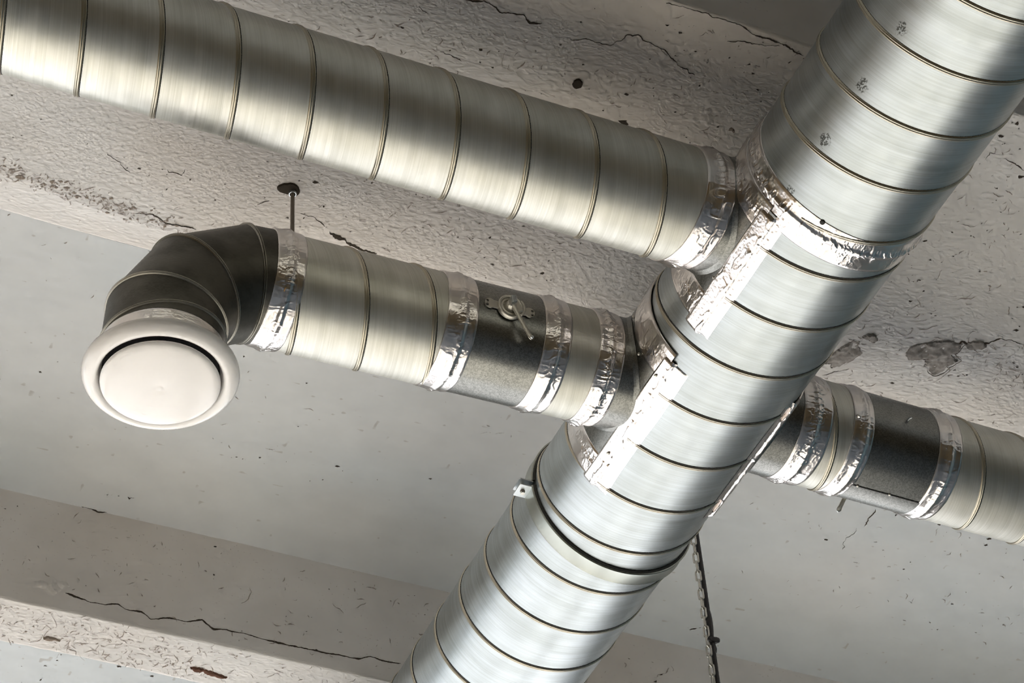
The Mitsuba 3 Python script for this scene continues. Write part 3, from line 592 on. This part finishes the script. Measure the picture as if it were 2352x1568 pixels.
# ------------------------------------------------------------------ saddle collars on the thick duct
def saddle(label, ax, y0, side, arcs, axial, seed, s_out, extra=None):
    t = thing('saddle_collar', label, 'duct fitting')
    thc = side * math.pi / 2
    half_t, half_y = .735, .128
    th = np.linspace(thc - half_t, thc + half_t, 60); y = np.linspace(y0 - half_y, y0 + half_y, 40)
    YY, TT = np.meshgrid(y, th, indexing='ij')
    X = AM.at(YY, TT, RM + .0040)
    rimY = np.pad(YY, 1, mode='edge'); rimT = np.pad(TT, 1, mode='edge'); RR = np.pad(np.full(YY.shape, RM + .0040), 1, constant_values=RM - .002)
    add('plate', grid(AM.at(rimY, rimT, RR)), 'm_spangle', t, smooth=30, label='curved dark sheet plate')
    m, uv = pipe(ax, *sorted((side * .118, side * s_out)), RB + .0001, step=.01, seed=seed, wob=.0001); add('collar', m, 'm_spangle', t, uv=uv, label='round dark collar')
    ph = np.linspace(0, 2 * math.pi, 121)
    def on_main(r, lift):
        z = ax.P[2] - MZ - r * np.cos(ph); s = side * np.sqrt(np.maximum((RM + lift) ** 2 - z ** 2, 1e-6))
        return ax.at(s, ph, np.full(len(ph), r))
    inner, mid_, outer = on_main(RB + .0002, .010), on_main(RB + .0022, .0060), on_main(RB + .0048, .0046)
    add('flange', grid(np.stack([inner, mid_, outer, on_main(RB + .0053, .003)])), 'm_spangle', t, smooth=60, label='turned out flange')
    for k, a in enumerate(np.linspace(.35, 2 * math.pi + .35, 8, endpoint=False)):
        r = RB + .0125; z = ax.P[2] - MZ - r * math.cos(a); s = side * math.sqrt((RM + .0042) ** 2 - z ** 2)
        p = ax.at(s, a, r); nrm = unit(np.array([p[0] - MX, 0, p[2] - MZ]))
        add('rivet', lathe(p, nrm, [(0, .0016), (.0014, .0014), (.0024, .0006), (.0028, -.001)], 12), 'm_cast', t, smooth=40)
    for i, (a, b, ta, tb) in enumerate(arcs):
        add('foil_tape', tape(AM, a, b, RM + .0032, seed + i, ta, tb, bead=.0007, amp=.0013), 'm_foil', t, smooth=True)
    for i, (ya, yb, ta, tb) in enumerate(axial):
        nt, ny = int((tb - ta) * RM / .0012), int((yb - ya) / .0014)
        tt, yy = np.meshgrid(np.linspace(ta, tb, nt), np.linspace(ya, yb, ny), indexing='ij')
        w = (tt - ta) / (tb - ta)
        plate_side = np.abs(np.abs(tt) - math.pi / 2) < half_t
        q = np.stack([yy * .5, np.sin(tt) * RM, np.cos(tt) * RM], -1)
        h = np.where(plate_side, .0074, .0074 - .0054 * np.clip((half_t and (np.abs(np.abs(tt) - math.pi / 2) - half_t) / .03), 0, 1))
        h = h + .0013 * creases(q, seed + 7, 110) * meshkit.noise(q * 13, seed) ** 3 + .0004 * (meshkit.fbm(q * 14, 2, seed + 2) - .5)
        ne = np.exp(-((np.abs(np.abs(tt) - math.pi / 2) - half_t) / .05) ** 2)
        h = h + .0022 * ne * creases(q * np.array([1.0, .6, .6]), seed + 17, 120) * meshkit.noise(q * 30, seed + 8)
        h = h - .0035 * (1 - np.clip(np.minimum(yy - ya, yb - yy) / .006, 0, 1))
        e = .004 * (meshkit.fbm(np.stack([yy * 9, 0 * yy, 0 * yy + seed], -1), 2, seed) - .5)
        h = h * np.clip(np.minimum(w, 1 - w) * 10, .35, 1)
        add('foil_tape', grid(AM.at(yy, tt + e * (w - .5) * 2 / RM, RM + h)), 'm_foil', t, smooth=True, label='foil tape along the saddle edge')
    if extra: extra(t)
    return t
PI2 = math.pi / 2
saddle('saddle collar joining the long upper branch duct to the thick duct', AU, 2.3238, -1, [(2.186, 2.240, -2.36, -.93), (2.404, 2.460, -2.36, -.92)], [(2.20, 2.475, -1.045, -.70)], 61, .190)
def glue(t):
    for y, th in ((2.800, -.875), (2.60, -.93)):
        add('screw', blob(AM.at(y, th, RM + .0080), .0034, 3, (1, 1, .8)), 'm_cast', t, smooth=50, label='screw head under the foil')
saddle('saddle collar joining the elbow branch duct to the thick duct', AD, 2.7065, -1, [(2.540, 2.602, -2.36, -.88), (2.822, 2.876, -2.36, -.80)], [(2.555, 2.885, -1.0, -.645)], 71, .188, glue)
saddle('saddle collar on the right side of the thick duct', AR, 2.724, 1, [(2.580, 2.616, .80, 2.36), (2.838, 2.874, .80, 2.36)], [(2.57, 2.89, .69, .98)], 81, .222)

# ------------------------------------------------------------------ elbow and air valve
VX, VY = .7754, 2.7248
RC = .1690
CX, CZ = VX + RC, 2.9352 - RC
t = thing('duct_elbow', 'dark segmented duct elbow turning down to the white valve', 'duct elbow')
nvec = np.array([-.0198, -1, 0])
def ering(ph, R, n=120):
    e = np.array([-math.sin(ph), math.sin(ph) * .0198, math.cos(ph)]); C = np.array([CX, VY - .0198 * RC, CZ]) + RC * e
    a = np.linspace(0, 2 * math.pi, n, endpoint=False)
    return C + R * (np.cos(a)[:, None] * e + np.sin(a)[:, None] * unit(nvec)), e
def straight(ring, d): return ring + d
angs = [math.radians(a) for a in (13.44, 46.7, 77.6, 95.8)]
r0, _ = ering(0, RB + .0004)
dE = unit([1, -.0198, .0098])
start = r0 + dE * .022
rings = [ering(a, RB + .0004)[0] for a in angs]
down = ering(math.pi / 2, RB + .0004)[0]; down = np.stack([down[:, 0], down[:, 1], np.full(len(down), 2.690)], -1)
chain_ = [start] + rings + [down]
for a, b in zip(chain_[:-1], chain_[1:]):
    k = np.linspace(0, 1, 6)[:, None, None]
    X = a[None] * (1 - k) + b[None] * k
    add('gore', grid(X, wrap=True), 'm_elbow', t, smooth=True)
for i, a in enumerate(angs):
    R_, e = ering(a, RB)
    cen = R_.mean(0); axis = np.cross(unit(nvec), e)
    prof = np.array([(-.0036, -.001), (-.0030, .0016), (-.0020, .0030), (-.0008, .0028), (.0001, .0008), (.0010, .0026), (.0021, .0028), (.0031, .0014), (.0037, -.001)])
    out = (R_ - cen); out /= np.linalg.norm(out, axis=1)[:, None]
    add('gore_seam', sweep(R_, np.repeat(unit(axis)[None], len(R_), 0), out, prof, closed=True), 'm_elbow_bead', t, smooth=50)
lp = [AD.at(-.834 + .030 * k, -.126 + .21 * k + .03 * math.sin(k * 9), RB + .0010) for k in np.linspace(0, 1, 14)]
add('lap_gap', rodmesh(np.array(lp), .0013, 6), 'm_gap_shade', t, smooth=False, label='short black lap line')
for k in (.3, .62): add('rivet', blob(AD.at(-.834 + .030 * k, -.126 + .21 * k, RB + .0012), .0026, 5), 'm_gap_shade', t)
av = Axis((VX, VY, 2.70), (0, 0, -1))
class VAxis(Axis):
    def __init__(self, P, D): self.P, self.D = np.array(P, float), unit(D); self.h = np.array([1., 0, 0]); self.u = np.array([0, 1., 0])
AV = VAxis((VX, VY, 2.70), (0, 0, -1))
add('foil_tape', tape(AV, -.030, .012, RB + .0006, 91, amp=.0016, mid=.8), 'm_foil', t, smooth=True, label='foil tape above the valve')

v = thing('air_valve', 'round white disc valve facing down at the elbow end', 'air vent')
rim = [(.0965, .020), (.1000, .0235)] + [(.1225 + .0015 * math.sin(a), .0075 - .0085 * math.cos(a)) for a in np.linspace(0.2, 1.6, 7)]
rim = [(.0925, -.004), (.0945, .0010), (.0955, .0055), (.0972, .0110), (.1000, .0158), (.1040, .0182), (.1090, .0180), (.1150, .0150), (.1200, .0105), (.1230, .0058), (.1238, .0016), (.1228, -.0022), (.1195, -.0040), (.1010, -.0045), (.0995, -.012)]
add('rim', lathe((VX, VY, 2.684), (0, 0, -1), rim, 160), 'm_white', v, smooth=True, label='wide rounded white rim')
disc = [(0, .0328), (.004, .0330), (.0085, .0322), (.014, .0333), (.040, .0330), (.065, .0314), (.082, .0288), (.0895, .0262), (.0930, .0232), (.0936, .0205), (.0925, .0180), (.088, .0165), (.03, .0165), (0, .0165)]
add('disc', lathe((VX, VY, 2.686), (0, 0, -1), [(r * 1.008, a + .002) for r, a in disc], 160), 'm_white', v, smooth=True, label='domed white centre disc')
add('spindle', rodmesh([(VX, VY, 2.72), (VX, VY, 2.664)], .005, 12), 'm_black', v)
add('throat', lathe((VX, VY, 2.684), (0, 0, -1), [(.0932, -.0035), (.090, -.012), (.05, -.030), (0, -.030)], 60), 'm_black', v, label='dark inside of the valve')

# ------------------------------------------------------------------ hangers
h = thing('hanger_rod', 'thin dark rod from a hole in the rough rib down to the elbow branch duct', 'rod')
HX, HY = .9919, 2.7219
add('rod', rodmesh([(HX, HY, 3.215), (HX, HY, 3.034)], .0036, 16), 'm_rod', h, smooth=50)
add('anchor_sleeve', lathe((HX, HY, 3.193), (0, 0, -1), [(.0042, -.02), (.0044, .008), (.0052, .0100), (.0066, .0098), (.0072, .008), (.0074, -.02)], 32), 'm_zinc', h, smooth=40, label='bright ring of the anchor')
add('clamp_foot', ribbon_box((HX, HY, 3.0375), (1, 0, 0), (0, 1, 0), (0, 0, 1), .011, .011, .0032, .3), 'm_cast', h)

k = thing('pipe_clamp', 'split suspension ring with a bolted ear round the lower part of the thick duct', 'clamp')
yc = 3.0425
for sgn in (-1, 1):        # lower and upper half
    th = np.linspace(-PI2 + .035, PI2 - .035, 70) + (math.pi if sgn > 0 else 0)
    prof = [(-.0165, RM - .001), (-.0165, RM + .0062), (-.0150, RM + .0078), (-.0110, RM + .0072), (0, RM + .0068), (.0110, RM + .0072), (.0150, RM + .0078), (.0165, RM + .0062), (.0165, RM - .001)]
    X = np.stack([AM.at(yc + a, th, b) for a, b in prof], 1)
    add('half_ring', grid(X), 'm_ring', k, smooth=50)
    Y = np.stack([AM.at(yc + a, th, RM + b) for a, b in ((-.0195, -.001), (-.0195, .0022), (-.0163, .0050), (-.0160, -.001))], 1)
    add('rubber_lining', grid(Y), 'm_gap_shade', k, smooth=False, label='black rubber edge')
for sgn in (-1, 1):
    if sgn > 0: continue
    for up in (-1, 1):
        th = sgn * PI2
        z = MZ - .004 + up * .0065
        ear = sg.box(0, -.0165, .027, .0165).intersection(sg.Point(0, 0).buffer(.0305))
        ear = ear.difference(sg.Point(.0150, 0).buffer(.0050))
        add('ear', plate(ear, (MX + sgn * (RM + .004), yc, z - .0011), (sgn, 0, 0), (0, 1, 0), (0, 0, 1), .0026), 'm_zinc', k, smooth=False, label='bolted ear of the ring')
    bx = MX + sgn * (RM + .019)
    b = add('bolt', rodmesh([(bx, yc, MZ - .018), (bx, yc, MZ + .014)], .0040, 14), 'm_steel', k, smooth=40)
    add('bolt_head', lathe((bx, yc, MZ - .0118), (0, 0, -1), [(0, .003), (.0022, .0036), (.0042, .0030), (.0048, .0012), (.0048, 0)], 6), 'm_rod', k, smooth=False)

c = thing('chain', 'steel chain hanging behind the thick duct beside a black cable', 'chain')
CXX, CYY, PITCH, WR, HW = 2.070, 3.300, .02335, .00195, .0048
def link(i):
    z = ZS - .012 - i * PITCH
    L = PITCH / 2 - HW + WR * .9
    a = np.linspace(-PI2, PI2, 9)
    top = [(HW * math.sin(q), L + HW * math.cos(q)) for q in a]
    bot = [(-HW * math.sin(q), -L - HW * math.cos(q)) for q in a]
    pts = np.array(top + bot + top[:1])
    tw = math.radians(38 if i % 2 == 0 else 128) + .10 * math.sin(i * 1.3) + (.012 * max(0, i - 14)) ** 1.0 * 2.0
    e = np.array([math.cos(tw), -math.sin(tw), 0])
    P = np.array([CXX, CYY, z]) + pts[:, :1] * e + pts[:, 1:] * np.array([0, 0, 1.])
    cl = P[:-1]; n = len(cl)
    d = np.roll(cl, -1, 0) - np.roll(cl, 1, 0); d /= np.linalg.norm(d, axis=1)[:, None]
    f = np.cross(e, [0, 0, 1.]); g = np.cross(d, f)
    t8 = np.linspace(0, 2 * math.pi, 8, endpoint=False)
    X = cl[:, None] + WR * (np.cos(t8)[None, :, None] * f + np.sin(t8)[None, :, None] * g[:, None])
    X = np.concatenate([X, X[:1]])
    return grid(X, wrap=True)
for i in range(40): add('link', link(i), 'm_steel', c, smooth=60)
add('ceiling_hook', rodmesh([(CXX, CYY, ZS + .01), (CXX, CYY, ZS - .006)], .004, 10), 'm_steel', c)

b = thing('black_cable', 'black cable with a clip hanging beside the steel chain', 'cable')
KX, KY = 2.0815, 3.3035
zc = np.linspace(ZS + .004, 2.42, 60)
add('cable', rodmesh(np.stack([KX + 0.0006 * np.sin(zc * 9), KY + 0 * zc, zc], -1), .0049, 14), 'm_black', b, smooth=50)
zs = np.linspace(2.992, 2.915, 16)
add('sleeve', rodmesh(np.stack([KX - .0005 + 0 * zs, KY + 0 * zs, zs], -1), .0044 + .0034 * np.sin(np.linspace(0, math.pi, 16)) ** .7, 14), 'm_black', b, smooth=50, label='thicker sleeve')
add('clip', join([blob((KX + .0085, KY - .004, 2.912), .0062, 3, (1.3, .8, 1)), blob((KX - .006, KY - .004, 2.910), .0052, 6, (1, .8, .9)), ribbon_box((KX + .001, KY - .003, 2.911), (1, 0, 0), (0, 1, 0), (0, 0, 1), .009, .005, .006, .3)]), 'm_black', b, smooth=40)
add('tail', rodmesh([(KX + .004, KY, 2.905), (KX + .0062, KY, 2.893), (KX + .0058, KY, 2.884)], [.0026, .0028, .0018], 8), 'm_black', b)
